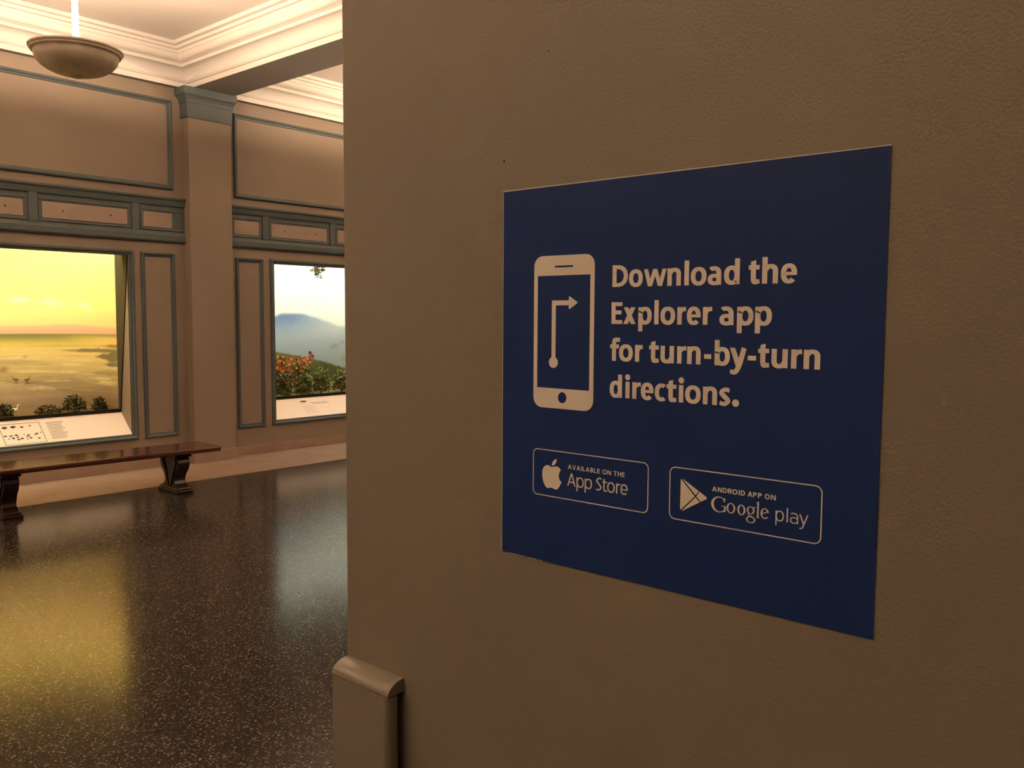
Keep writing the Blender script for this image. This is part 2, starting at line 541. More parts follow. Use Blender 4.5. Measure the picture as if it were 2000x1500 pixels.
def stroke(pts, wx):
    """ribbon of width wx along a smooth path (Catmull-Rom)"""
    P_ = [Vector(p) for p in pts]
    P_ = [P_[0]*2-P_[1]]+P_+[P_[-1]*2-P_[-2]]
    sm = []
    for i in range(1, len(P_)-2):
        for k in range(8):
            t = k/8
            a, b, c, d = P_[i-1:i+3]
            sm.append(0.5*((2*b)+(c-a)*t+(2*a-5*b+4*c-d)*t*t+(3*b-a-3*c+d)*t**3))
    sm.append(P_[-2])
    ws = wx if isinstance(wx, (list, tuple)) else [wx]*2
    L, R = [], []
    for i, p in enumerate(sm):
        d = (sm[min(i+1, len(sm)-1)]-sm[max(i-1, 0)]).normalized()
        nrm = Vector((-d.y, d.x))
        f = i/(len(sm)-1)*(len(ws)-1); j = min(int(f), len(ws)-2)
        wv = ws[j]+(ws[j+1]-ws[j])*(f-j)
        L.append(tuple(p+nrm*wv/2)); R.append(tuple(p-nrm*wv/2))
    return [[L[i], L[i+1], R[i+1], R[i]] for i in range(len(sm)-1)]


def glyph(ch, x0, x1, y, cap, sv, sh):
    """sans letter drawn between x0 and x1 on baseline y; sv / sh = stem / bar weight"""
    X, A, D = cap*0.765, cap*1.075, cap*-0.33
    w = x1-x0
    ov = cap*0.02
    o = []
    def ring(l, r, b, t, a0=0, a1=360, e=2.3): return band((l+r)/2, (b+t)/2, (r-l)/2, (t-b)/2, sv, sh, a0, a1, 32, e)
    if ch == 'o': o = ring(x0, x1, y-ov, y+X+ov)
    elif ch == 'O': o = ring(x0, x1, y-ov, y+cap+ov)
    elif ch in 'nhm':
        o = rc(x0, y, x0+sv, y+(A if ch == 'h' else X))
        o += ring(x0+sv*0.15, x1, y+X-w*0.86, y+X+ov, 0, 165, 2.4)
        o += rc(x1-sv, y, x1, y+X-w*0.43+ov)
    elif ch == 'u':
        o = rc(x1-sv, y, x1, y+X)
        o += ring(x0, x1-sv*0.15, y-ov, y+w*0.86, 180, 345, 2.4)
        o += rc(x0, y+w*0.43-ov, x0+sv, y+X)
    elif ch == 'r':
        o = rc(x0, y, x0+sv, y+X)
        o += stroke([(x0+sv*0.6, y+X*0.62), (x0+sv*0.95, y+X*0.80), (x0+w*0.72, y+X-sh*0.52), (x1, y+X-sh*0.45)], [sv*0.7, sv*0.8, sh*1.05])
    elif ch == 'l': o = rc(x0, y, x0+sv, y+A)
    elif ch == 'i':
        c = (x0+x1)/2
        o = rc(c-sv/2, y, c+sv/2, y+X)+disc(c, y+A-sv*0.45, sv*0.62, sv*0.62)
    elif ch == 'd':
        o = rc(x1-sv, y, x1, y+A)+ring(x0, x1-sv*0.05, y-ov, y+X+ov)
    elif ch == 'b':
        o = rc(x0, y, x0+sv, y+A)+ring(x0+sv*0.05, x1, y-ov, y+X+ov)
    elif ch == 'p':
        o = rc(x0, y+D, x0+sv, y+X)+ring(x0+sv*0.05, x1, y-ov, y+X+ov)
    elif ch == 'a':
        o = rc(x1-sv, y, x1, y+X*0.66)
        o += band(x0+w*0.46, y+X*0.62, w*0.54, X*0.38+ov, sv, sh, 0, 132, 20, 2.3)
        o += band(x0+w*0.50, y+X*0.295, w*0.50, X*0.295+ov, sv*0.95, sh*0.92, 0, 360, 28, 2.3)
    elif ch == 'e':
        o = ring(x0, x1, y-ov, y+X+ov, 0, 318)
        o += rc(x0+sv*0.6, y+X*0.44-sh*0.12, x1-sv*0.02, y+X*0.44+sh*0.62)
    elif ch == 'c': o = ring(x0, x1+w*0.14, y-ov, y+X+ov, 52, 308)
    elif ch == 's':
        o = stroke([(x1-w*0.06, y+X-sh*0.62), (x0+w*0.52, y+X-sh*0.42), (x0+w*0.17, y+X*0.72), (x0+w*0.50, y+X*0.50), (x0+w*0.83, y+X*0.28), (x0+w*0.46, y+sh*0.42), (x0+w*0.02, y+sh*0.66)], [sh, sh, sv*0.9, sv, sv*0.9, sh, sh])
    elif ch == 'S':
        o = stroke([(x1-w*0.06, y+cap*0.90), (x0+w*0.55, y+cap-sh*0.45), (x0+w*0.14, y+cap*0.74), (x0+w*0.50, y+cap*0.52), (x0+w*0.86, y+cap*0.25), (x0+w*0.46, y+sh*0.45), (x0+w*0.04, y+cap*0.08)], [sh, sh, sv, sv, sv, sh, sh])
    elif ch == 't':
        s0 = x0+w*0.20
        o = [[(s0, y+X*0.25), (s0+sv, y+X*0.25), (s0+sv, y+X*1.27), (s0, y+X*1.19)]]
        o += rc(x0, y+X-sh*1.02, x1-w*0.02, y+X)
        o += stroke([(s0+sv*0.5, y+X*0.30), (s0+sv*0.62, y+X*0.14), (s0+sv*1.0, y+sh*0.48), (x1, y+sh*0.55)], [sv, sv*0.95, sh])
    elif ch == 'f':
        s0 = x0+w*0.20
        o = rc(s0, y, s0+sv, y+A*0.80)
        o += rc(x0, y+X-sh*1.02, x1-w*0.10, y+X)
        o += stroke([(s0+sv*0.5, y+A*0.76), (s0+sv*0.62, y+A*0.88), (s0+sv*1.1, y+A-sh*0.5), (x1, y+A-sh*0.55)], [sv, sv*0.95, sh])
    elif ch == 'y':
        m_ = x0+w*0.52
        o = [[(x0, y+X), (x0+sv*1.05, y+X), (m_+sv*0.55, y+X*0.10), (m_-sv*0.45, y-X*0.02)]]
        o += stroke([(x1-sv*0.5, y+X), (m_+sv*0.25, y+X*0.10), (x0+w*0.36, y+D*0.72), (x0+w*0.04, y+D+sh*0.5)], [sv, sv, sv*0.95, sh])
    elif ch == 'x':
        o = [[(x0, y), (x0+sv*1.12, y), (x1-w*0.03, y+X), (x1-w*0.03-sv*1.12, y+X)], [(x1-sv*1.12, y), (x1, y), (x0+w*0.03+sv*1.12, y+X), (x0+w*0.03, y+X)]]
    elif ch == 'w':
        q = [x0, x0+w*0.28, x0+w*0.5, x0+w*0.72, x1]
        k = sv*0.94
        o = [[(q[0], y+X), (q[0]+k, y+X), (q[1]+k*0.5, y), (q[1]-k*0.5, y)], [(q[2]-k*0.5, y+X), (q[2]+k*0.5, y+X), (q[1]+k*0.5, y), (q[1]-k*0.5, y)],
             [(q[2]-k*0.5, y+X), (q[2]+k*0.5, y+X), (q[3]+k*0.5, y), (q[3]-k*0.5, y)], [(q[4]-k, y+X), (q[4], y+X), (q[3]+k*0.5, y), (q[3]-k*0.5, y)]]
    elif ch == '-': o = rc(x0, y+X*0.34, x1, y+X*0.34+sh*1.1)
    elif ch == '.': o = disc((x0+x1)/2, y+w*0.46, w*0.5, w*0.5)
    elif ch == 'E':
        o = rc(x0, y, x0+sv, y+cap)+rc(x0, y, x1, y+sh)+rc(x0, y+cap-sh, x1, y+cap)+rc(x0, y+cap*0.53-sh*0.5, x1-w*0.08, y+cap*0.53+sh*0.5)
    elif ch == 'L': o = rc(x0, y, x0+sv, y+cap)+rc(x0, y, x1, y+sh)
    elif ch == 'I': o = rc((x0+x1)/2-sv/2, y, (x0+x1)/2+sv/2, y+cap)
    elif ch == 'T': o = rc((x0+x1)/2-sv/2, y, (x0+x1)/2+sv/2, y+cap)+rc(x0, y+cap-sh, x1, y+cap)
    elif ch == 'H': o = rc(x0, y, x0+sv, y+cap)+rc(x1-sv, y, x1, y+cap)+rc(x0, y+cap*0.52-sh/2, x1, y+cap*0.52+sh/2)
    elif ch == 'N': o = rc(x0, y, x0+sv, y+cap)+rc(x1-sv, y, x1, y+cap)+[[(x0, y+cap), (x0+sv*1.1, y+cap), (x1, y), (x1-sv*1.1, y)]]
    elif ch == 'A':
        c = (x0+x1)/2; k = sv*1.05
        o = [[(x0, y), (x0+k, y), (c+k*0.5, y+cap), (c-k*0.5, y+cap)], [(x1-k, y), (x1, y), (c+k*0.5, y+cap), (c-k*0.5, y+cap)]]+rc(x0+w*0.2, y+cap*0.24, x1-w*0.2, y+cap*0.24+sh)
    elif ch == 'V':
        c = (x0+x1)/2; k = sv*1.05
        o = [[(x0, y+cap), (x0+k, y+cap), (c+k*0.5, y), (c-k*0.5, y)], [(x1-k, y+cap), (x1, y+cap), (c+k*0.5, y), (c-k*0.5, y)]]
    elif ch == 'D':
        o = rc(x0, y, x0+sv, y+cap)+band(x0+w*0.30, y+cap/2, w*0.70, cap/2, sv, sh, -90, 90, 24, 2.3)
        o += rc(x0, y, x0+w*0.31, y+sh)+rc(x0, y+cap-sh, x0+w*0.31, y+cap)
    elif ch == 'B':
        o = rc(x0, y, x0+sv, y+cap)+band(x0+w*0.4, y+cap*0.26, w*0.6, cap*0.26, sv, sh, -90, 90, 16)+band(x0+w*0.4, y+cap*0.75, w*0.55, cap*0.25, sv, sh, -90, 90, 16)
        for yy in (y, y+cap*0.5-sh/2, y+cap-sh): o += rc(x0, yy, x0+w*0.42, yy+sh)
    elif ch in 'PR':
        o = rc(x0, y, x0+sv, y+cap)+band(x0+w*0.45, y+cap*0.70, w*0.55, cap*0.30, sv, sh, -90, 90, 16)
        o += rc(x0, y+cap*0.40, x0+w*0.47, y+cap*0.40+sh)+rc(x0, y+cap-sh, x0+w*0.47, y+cap)
        if ch == 'R': o += [[(x0+w*0.45, y+cap*0.45), (x0+w*0.45+sv*1.1, y+cap*0.45), (x1, y), (x1-sv*1.2, y)]]
    return o


# pixel -> poster coordinate, for letter positions taken from the photograph
def uv(px, py):
    d = rt*((px-1000)/FPX)+dn*((py-750)/FPX)+fw
    t = XN/d.x
    return (PY-d.y*t, EYE+d.z*t-PZ)


def line_of(name, text, ends, row, base, cap, sv, sh, ox, oy, k, parent=poster):
    """ends: (left, right) of each letter in zoomed pixels along the row (y of the row given)"""
    polys = []
    y0, y1 = row
    xa, xz = ends[0][0], ends[-1][1]
    for ch, (a, b) in zip(text.replace(' ', ''), ends):
        ua = uv(ox+a*k, oy+(y0+(y1-y0)*(a-xa)/(xz-xa))*k)[0]
        ub = uv(ox+b*k, oy+(y0+(y1-y0)*(b-xa)/(xz-xa))*k)[0]
        polys += glyph(ch, ua, ub, base, cap, sv, sh)
    return flat(name, polys, DP, MT['print'], parent)


CAPH, SV, SH = 0.0297, 0.0067, 0.0053
Z5 = (1170, 480, 0.24)
line_of('heading_line', 'Download the', [(115, 240), (250, 362), (370, 555), (562, 672), (700, 738), (752, 880), (890, 1000), (1022, 1150), (1222, 1312), (1332, 1462), (1485, 1617)], (250, 220), 0.4066, CAPH, SV, SH, *Z5)
line_of('heading_line', 'Explorer app', [(107, 195), (203, 304), (325, 434), (455, 492), (505, 625), (642, 712), (720, 832), (850, 925), (985, 1100), (1128, 1262), (1275, 1412)], (560, 570), 0.3561, CAPH, SV, SH, *Z5)
line_of('heading_line', 'for turn-by-turn', [(95, 175), (168, 280), (298, 360), (412, 492), (505, 615), (640, 715), (722, 832), (860, 918), (945, 1070), (1068, 1205), (1215, 1283), (1298, 1390), (1408, 1540), (1568, 1655), (1670, 1805)], (870, 920), 0.3052, CAPH, SV, SH, *Z5)
line_of('heading_line', 'directions.', [(92, 192), (215, 258), (275, 344), (345, 448), (458, 555), (553, 635), (650, 695), (705, 832), (850, 965), (985, 1070), (1088, 1145)], (1180, 1260), 0.2545, CAPH, SV, SH, *Z5)


def rrect(u0, u1, v0, v1, r, n=6):
    o = []
    for cx, cy, a in ((u1-r, v1-r, 0), (u0+r, v1-r, 90), (u0+r, v0+r, 180), (u1-r, v0+r, 270)):
        o += [(cx+r*cos(radians(a+90*k/n)), cy+r*sin(radians(a+90*k/n))) for k in range(n+1)]
    return o


def loop_band(outer, inner):
    n = len(outer)
    return [[outer[i], outer[(i+1) % n], inner[(i+1) % n], inner[i]] for i in range(n)]


# phone icon
ph = []
O_, I_ = rrect(0.0613, 0.1708, 0.2316, 0.4540, 0.0155), rrect(0.0684, 0.1634, 0.2610, 0.4252, 0.0004)
ph = loop_band(O_, I_)
phone = flat('phone_icon', ph, DP, MT['print'])
flat('speaker_slot', rc(0.1000, 0.4367, 0.1329, 0.4392), DP+0.0002, MT['blue'], phone)
flat('home_button', disc(0.1156, 0.2481, 0.0077, 0.0081), DP+0.0002, MT['blue'], phone)
rt_ = rc(0.0950, 0.300, 0.1024, 0.3892)+rc(0.0950, 0.3822, 0.1270, 0.3892)+disc(0.0986, 0.2990, 0.0084, 0.0082)
rt_ += [[(0.1258, 0.3772), (0.1272, 0.3765), (0.1412, 0.3852), (0.1412, 0.3866), (0.1272, 0.3951), (0.1258, 0.3945)]]
flat('route_arrow', rt_, DP, MT['print'], phone)

# store badges
bad1 = flat('store_badge', loop_band(rrect(0.0615, 0.2640, 0.0993, 0.1693, 0.0085), rrect(0.0629, 0.2626, 0.1007, 0.1679, 0.0072)), DP, MT['print'])
B1 = (1000, 850, 0.16)
wts = dict(A=1.0, V=1.0, I=0.26, L=0.66, B=0.76, E=0.70, O=1.1, N=0.92, T=0.80, H=0.88)
tot = sum(wts.get(c_, 0.28)+0.20 for c_ in 'AVAILABLE ON THE')-0.20
uk, avail = (0.2256-0.1273)/tot, []
ux = 0.1273
for c_ in 'AVAILABLE ON THE':
    if c_ != ' ': avail += glyph(c_, ux, ux+wts[c_]*uk, 0.1448, 0.0066, 0.0013, 0.0011)
    ux += (wts.get(c_, 0.28)+0.20)*uk
flat('small_line', avail, DP, MT['print'], bad1)
line_of('name_line', 'App Store', [(683, 785), (795, 885), (895, 985), (1030, 1105), (1112, 1168), (1170, 1262), (1278, 1330), (1332, 1420)], (560, 680), 0.1203, 0.0186, 0.0022, 0.0019, *B1, parent=bad1)
# fruit mark with a bite and a leaf
fruit = []
BX = (0.0974, 0.1290)
body = [(0.0974, 0.1440), (0.0945, 0.1449), (0.0905, 0.1462), (0.0862, 0.1455), (0.0822, 0.1422), (0.0798, 0.1370), (0.0794, 0.1308), (0.0803, 0.1245), (0.0825, 0.1185), (0.0860, 0.1135), (0.0893, 0.1116), (0.0925, 0.1121), (0.0972, 0.1132),
        (0.1015, 0.1122), (0.1052, 0.1112), (0.1088, 0.1127), (0.1125, 0.1172), (0.1160, 0.1236), (0.1126, 0.1262), (0.1110, 0.1295), (0.1107, 0.1340), (0.1122, 0.1388), (0.1146, 0.1415), (0.1118, 0.1442), (0.1076, 0.1460), (0.1030, 0.1455)]
cb = (0.0965, 0.1295)
fruit = [[cb, body[i], body[(i+1) % len(body)]] for i in range(len(body))]
fruit += [[(0.0974, 0.1462), (0.0990, 0.1463), (0.1025, 0.1478), (0.1052, 0.1508), (0.1066, 0.1545), (0.1067, 0.1569), (0.1040, 0.1562), (0.1004, 0.1535), (0.0980, 0.1500)]]
flat('fruit_mark', fruit, DP, MT['print'], bad1)

bad2 = flat('store_badge', loop_band(rrect(0.2964, 0.5016, 0.0984, 0.1689, 0.0088), rrect(0.2978, 0.5002, 0.0998, 0.1675, 0.0074)), DP, MT['print'])
B2 = (1290, 880, 0.17)
line_of('small_line', 'ANDROID APP ON', [(600, 655), (665, 712), (722, 772), (780, 826), (832, 892), (902, 920), (928, 978), (1010, 1062), (1070, 1112), (1126, 1170), (1205, 1262), (1275, 1332)], (440, 545), 0.1436, 0.0064, 0.0015, 0.00125, *B2, parent=bad2)
# play triangle in four facets
tri = [[(0.3131, 0.1137), (0.3133, 0.1533), (0.3142, 0.1532), (0.3343, 0.1333), (0.3141, 0.1128)],
       [(0.3158, 0.1541), (0.3170, 0.1537), (0.3400, 0.1409), (0.3354, 0.1350)],
       [(0.3410, 0.1404), (0.3512, 0.1345), (0.3520, 0.1331), (0.3512, 0.1319), (0.3428, 0.1273), (0.3365, 0.1336)],
       [(0.3153, 0.1113), (0.3168, 0.1118), (0.3416, 0.1265), (0.3353, 0.1322)]]
flat('play_mark', tri, DP, MT['print'], bad2)
# serif word: bands with thick sides and thin top and bottom
g = []
yb = 0.1186
g += band(0.3690, 0.1277, 0.0110, 0.0102, 0.0030, 0.0012, 42, 335, 30, 2.0, 0.0008)
g += rc(0.3762, 0.1190, 0.3784, 0.1258)+rc(0.3726, 0.1256, 0.3794, 0.1266)+[[(0.3752, 0.1330), (0.3769, 0.1370), (0.3775, 0.1370), (0.3772, 0.1316), (0.3766, 0.1316)]]
for l, r in ((0.3787, 0.3912), (0.3936, 0.4049)):
    g += band((l+r)/2+0.0006, 0.1253, (r-l)/2-0.0002, 0.0067, 0.0025, 0.0011, 0, 360, 28, 2.0)
g += band(0.4122, 0.1266, 0.0052, 0.0050, 0.0021, 0.0010, 0, 360, 24, 2.0)
g += band(0.4125, 0.1148, 0.0062, 0.0043, 0.0019, 0.0011, 0, 360, 24, 2.0)
g += stroke([(0.4098, 0.1222), (0.4088, 0.1208), (0.4108, 0.1196), (0.4150, 0.1188)], [0.0008, 0.0012, 0.0014])
g += [[(0.4152, 0.1302), (0.4182, 0.1318), (0.4186, 0.1308), (0.4160, 0.1294)]]
g += rc(0.4208, 0.1190, 0.4229, 0.1381)+rc(0.4196, 0.1186, 0.4241, 0.1194)+[[(0.4196, 0.1375), (0.4229, 0.1390), (0.4229, 0.1378), (0.4198, 0.1369)]]
g += band(0.4308, 0.1253, 0.0055, 0.0066, 0.0023, 0.0011, 15, 320, 26, 2.0)
g += [[(0.4270, 0.1242), (0.4268, 0.1252), (0.4360, 0.1290), (0.4362, 0.1280)]]
flat('name_line', g, DP, MT['print'], bad2)
line_of('name_line', 'play', [(1328, 1425), (1456, 1476), (1495, 1590), (1600, 1705)], (730, 760), 0.1190, 0.0164, 0.0016, 0.0014, *B2, parent=bad2)


# ------------------------------------------------------------------ diorama cases
def lerp(a, b, t): return tuple(x+(y-x)*t for x, y in zip(a, b))


def sm(a, b, x):
    t = max(0.0, min(1.0, (x-a)/(b-a))); return t*t*(3-2*t)


def ramp(stops, t):
    if t <= stops[0][0]: return stops[0][1]
    for (a, ca), (b, cb_) in zip(stops, stops[1:]):
        if t <= b: return lerp(ca, cb_, (t-a)/(b-a))
    return stops[-1][1]


def fbm(x, y, s=0.0, o=4): return noise.fractal(Vector((x, y, s)), 1.0, 2.0, o)


def blob(x, z, cx, cz, rx, rz): return math.exp(-(((x-cx)/rx)**2+((z-cz)/rz)**2))


def sunset(p, q):
    """painted seashore; p runs to the right and q downwards over the picture (0..230, 440..830 in view)"""
    n = fbm(p*0.011, q*0.02, 1.0)
    if q > 652.5:
        c = ramp([(652, (0.30, 0.25, 0.09)), (657, (0.40, 0.33, 0.08)), (668, (0.60, 0.46, 0.10)), (684, (0.74, 0.54, 0.17)), (700, (0.72, 0.52, 0.20)), (722, (0.60, 0.44, 0.18)),
                  (745, (0.46, 0.34, 0.15)), (765, (0.34, 0.23, 0.11)), (790, (0.24, 0.155, 0.08)), (830, (0.20, 0.13, 0.06))], q+3*n)
        c = lerp(c, (0.20, 0.18, 0.07), 0.85*sm(674, 653, q)*(1-0.85*sm(50, 170, p)))
        c = lerp(c, (0.80, 0.52, 0.16), 0.65*sm(90, 220, p)*sm(656, 662, q)*(1-sm(690, 720, q)))
        st = fbm(p*0.012+5, q*0.16, 3.0)
        c = lerp(c, (0.84, 0.66, 0.32), 0.6*sm(0.05, 0.5, st)*sm(680, 700, q)*(1-sm(745, 775, q)))
        st2 = fbm(p*0.014+9, q*0.15, 8.0)
        c = lerp(c, (0.30, 0.20, 0.14), 0.6*sm(0.0, 0.5, st2)*sm(715, 750, q))
        # grey shoals running in from the right, lilac flats on the left
        for cq, th, p0, p1, al in ((685.5, 3.6, 90, 185, 0.95), (676, 4.0, 192, 240, 0.8), (697, 9.0, 172, 232, 1.0), (712, 5.5, 200, 235, 0.95), (730, 4.5, 150, 240, 0.45)):
            e = th*sm(p0-6, p0+0.75*(p1-p0), p)*(1+0.5*fbm(p*0.05, q*0.1, cq))
            c = lerp(c, (0.21, 0.165, 0.085), al*sm(e+1.2, e-1.2, abs(q-cq-1.5*n)))
        for cq, th, p1, al in ((707, 4.0, 70, 0.6), (751, 3.5, 150, 0.55), (773, 4.0, 120, 0.4)):
            e = th*sm(p1+25, p1-50, p)
            c = lerp(c, (0.42, 0.29, 0.20), al*sm(e+1.5, e-1.5, abs(q-cq)))
        for bp, bq, r_ in ((5, 719, 5), (3, 724, 4), (37, 698, 2.2), (39, 694, 1.2)):
            c = lerp(c, (0.28, 0.13, 0.05), 0.6*blob(p, q, bp, bq, r_*1.4, r_))
        c = tuple(v_*0.86 for v_ in c)
    else:
        hill = 636.5-3.0*blob(p, 0, 115, 0, 40, 1)+1.2*fbm(p*0.03, 0.0, 2.0)+2.5*sm(150, 235, p)
        sky = ramp([(440, (0.96, 0.68, 0.20)), (545, (0.97, 0.67, 0.185)), (585, (0.94, 0.62, 0.20)), (620, (0.86, 0.54, 0.21)), (650, (0.76, 0.48, 0.22))], q)
        for bp, bq, rx, rz in ((34, 585, 13, 5), (24, 588, 8, 3), (78, 588, 13, 5), (92, 594, 12, 4), (147, 594, 11, 4), (162, 600, 9, 4)):
            sky = lerp(sky, (1.0, 0.70, 0.46), 0.7*blob(p+4*n, q+2*n, bp, bq, rx, rz))
        k = sm(hill-1.5, hill+1.5, q)
        hc = lerp((0.62, 0.35, 0.23), (0.54, 0.30, 0.19), sm(640, 652, q))
        c = lerp(sky, hc, 0.85*k)
    return c


def mountain(p, q):
    """painted misty mountain above a flowering hillside (540..675, 515..775 in view)"""
    n = fbm(p*0.015, q*0.02, 4.0)
    c = ramp([(515, (0.92, 0.95, 0.90)), (560, (0.90, 0.93, 0.84)), (600, (0.88, 0.88, 0.78)), (640, (0.90, 0.88, 0.76))], q+6*n)
    c = lerp(c, (0.74, 0.86, 0.78), 0.35*sm(0.0, 0.6, fbm(p*0.01, q*0.02, 7.0)))
    ridge = 611+1.6*fbm(p*0.06, 0, 6.0)+sm(585, 680, p)*26+sm(555, 535, p)*5
    mt = ramp([(606, (0.22, 0.32, 0.52)), (622, (0.25, 0.36, 0.56)), (640, (0.42, 0.51, 0.63)), (655, (0.55, 0.60, 0.63)), (672, (0.50, 0.55, 0.55)), (700, (0.42, 0.47, 0.43)), (740, (0.36, 0.40, 0.34))], q+5*n-0.10*max(0, p-585))
    mt = lerp(mt, (0.78, 0.78, 0.70), 0.8*sm(560, 660, p)*sm(668, 640, q))
    c = lerp(c, mt, sm(ridge-3, ridge+4, q))
    for bp, bq, rx, rz in ((655, 675, 7, 5), (668, 668, 5, 4), (671, 700, 6, 6), (650, 678, 4, 3)):
        c = lerp(c, (0.44, 0.36, 0.25), 0.75*blob(p+3*n, q, bp, bq, rx, rz))
    hill = 684+0.20*(max(p, 500)-540)+0.0013*max(0, p-580)**2+1.5*fbm(p*0.12, 0, 2.0)
    if p > 680: hill = 684+28+13+0.05*(p-680)
    k = sm(hill-1.5, hill+1.5, q)
    hc = lerp((0.27, 0.20, 0.07), (0.12, 0.12, 0.045), max(0, min(1, sm(690, 725, q)+sm(600, 660, p)*0.7+0.5*fbm(p*0.10, q*0.10, 9.0))))
    c = lerp(c, hc, k)
    dk = sm(ridge-3, ridge+4, q)
    return tuple(v_*(1-0.18*dk) for v_ in c)


def backdrop(name, x0, x1, fn, parent, cx):
    """curved painted cyclorama"""
    nu, nv = 260, 170
    z0, z1 = 0.40, 2.62
    a, dep, yb0 = (x1-x0)/2, 1.05, 9.70
    vs, cols = [], []
    for i in range(nu+1):
        t = -pi/2+pi*i/nu
        x = a*sin(t)
        y = yb0+dep*abs(cos(t))**0.75
        for j in range(nv+1):
            z = z0+(z1-z0)*j/nv
            vs.append((x, y, z))
            pq = ((t-0.41)/0.0048, 616+(EYE-z)/0.00578) if fn is sunset else (537+(t+0.398)/0.00629, 617.5+(EYE-z)/0.0076)
            cols.append(fn(*pq))
    fs = [(i*(nv+1)+j, (i+1)*(nv+1)+j, (i+1)*(nv+1)+j+1, i*(nv+1)+j+1) for i in range(nu) for j in range(nv)]
    o = mesh(name, vs, fs, MT['picture'], parent, True)
    at = o.data.attributes.new('pigment', 'FLOAT_COLOR', 'POINT')
    flat_ = []
    for c in cols: flat_ += [max(0.0, min(1.0, q)) for q in c]+[1.0]
    at.data.foreach_set('color', flat_)
    return o


def case_ground(x0, x1, cx, parent, fn, hfun):
    nu, nv = 90, 26
    vs, cols = [], []
    a, dep = (x1-x0)/2-0.01, 1.03
    for i in range(nu+1):
        x = -a+2*a*i/nu
        yb_ = 9.70+dep*abs(max(0.0, 1-(x/a)**2))**0.375
        for j in range(nv+1):
            y = 9.675+(yb_-9.675)*j/nv
            z = hfun(x+cx, (y-9.675))
            vs.append((x, y, z)); cols.append(fn(x+cx, y, z, x/(a+0.01)))
    fs = [(i*(nv+1)+j, (i+1)*(nv+1)+j, (i+1)*(nv+1)+j+1, i*(nv+1)+j+1) for i in range(nu) for j in range(nv)]
    o = mesh('ground', vs, fs, MT['picture'], parent, True)
    at = o.data.attributes.new('pigment', 'FLOAT_COLOR', 'POINT')
    fl = []
    for c in cols: fl += [max(0.0, min(1.0, q)) for q in c]+[1.0]
    at.data.foreach_set('color', fl)
    return o


def sand_h(x, d): return 0.600+0.06*d+0.30*sm(0.40, 1.0, d)+0.010*fbm(x*5, d*5, 1.0)
def sand_c(x, y, z, s_):
    """the sand carries on the painting of the backdrop and turns browner to the front"""
    c = sunset((math.asin(max(-1, min(1, s_)))-0.41)/0.0048, 616+(EYE-z)/0.00578)
    c = lerp((0.17, 0.11, 0.05), c, 0.25+0.75*sm(9.8, 10.5, y))
    return tuple(q_*0.68 for q_ in c)
def hill_h(x, d): return 0.60+0.12*d+0.015*fbm(x*6, d*6, 3.0)
def hill_c(x, y, z, s_):
    f = 0.5+0.9*fbm(x*6, y*6, 5.0)
    return lerp((0.13, 0.12, 0.04), (0.22, 0.18, 0.06), max(0, min(1, f)))


GT, GB = (9.412, 2.372), (9.660, 0.628)      # glass: top and bottom (y, z)


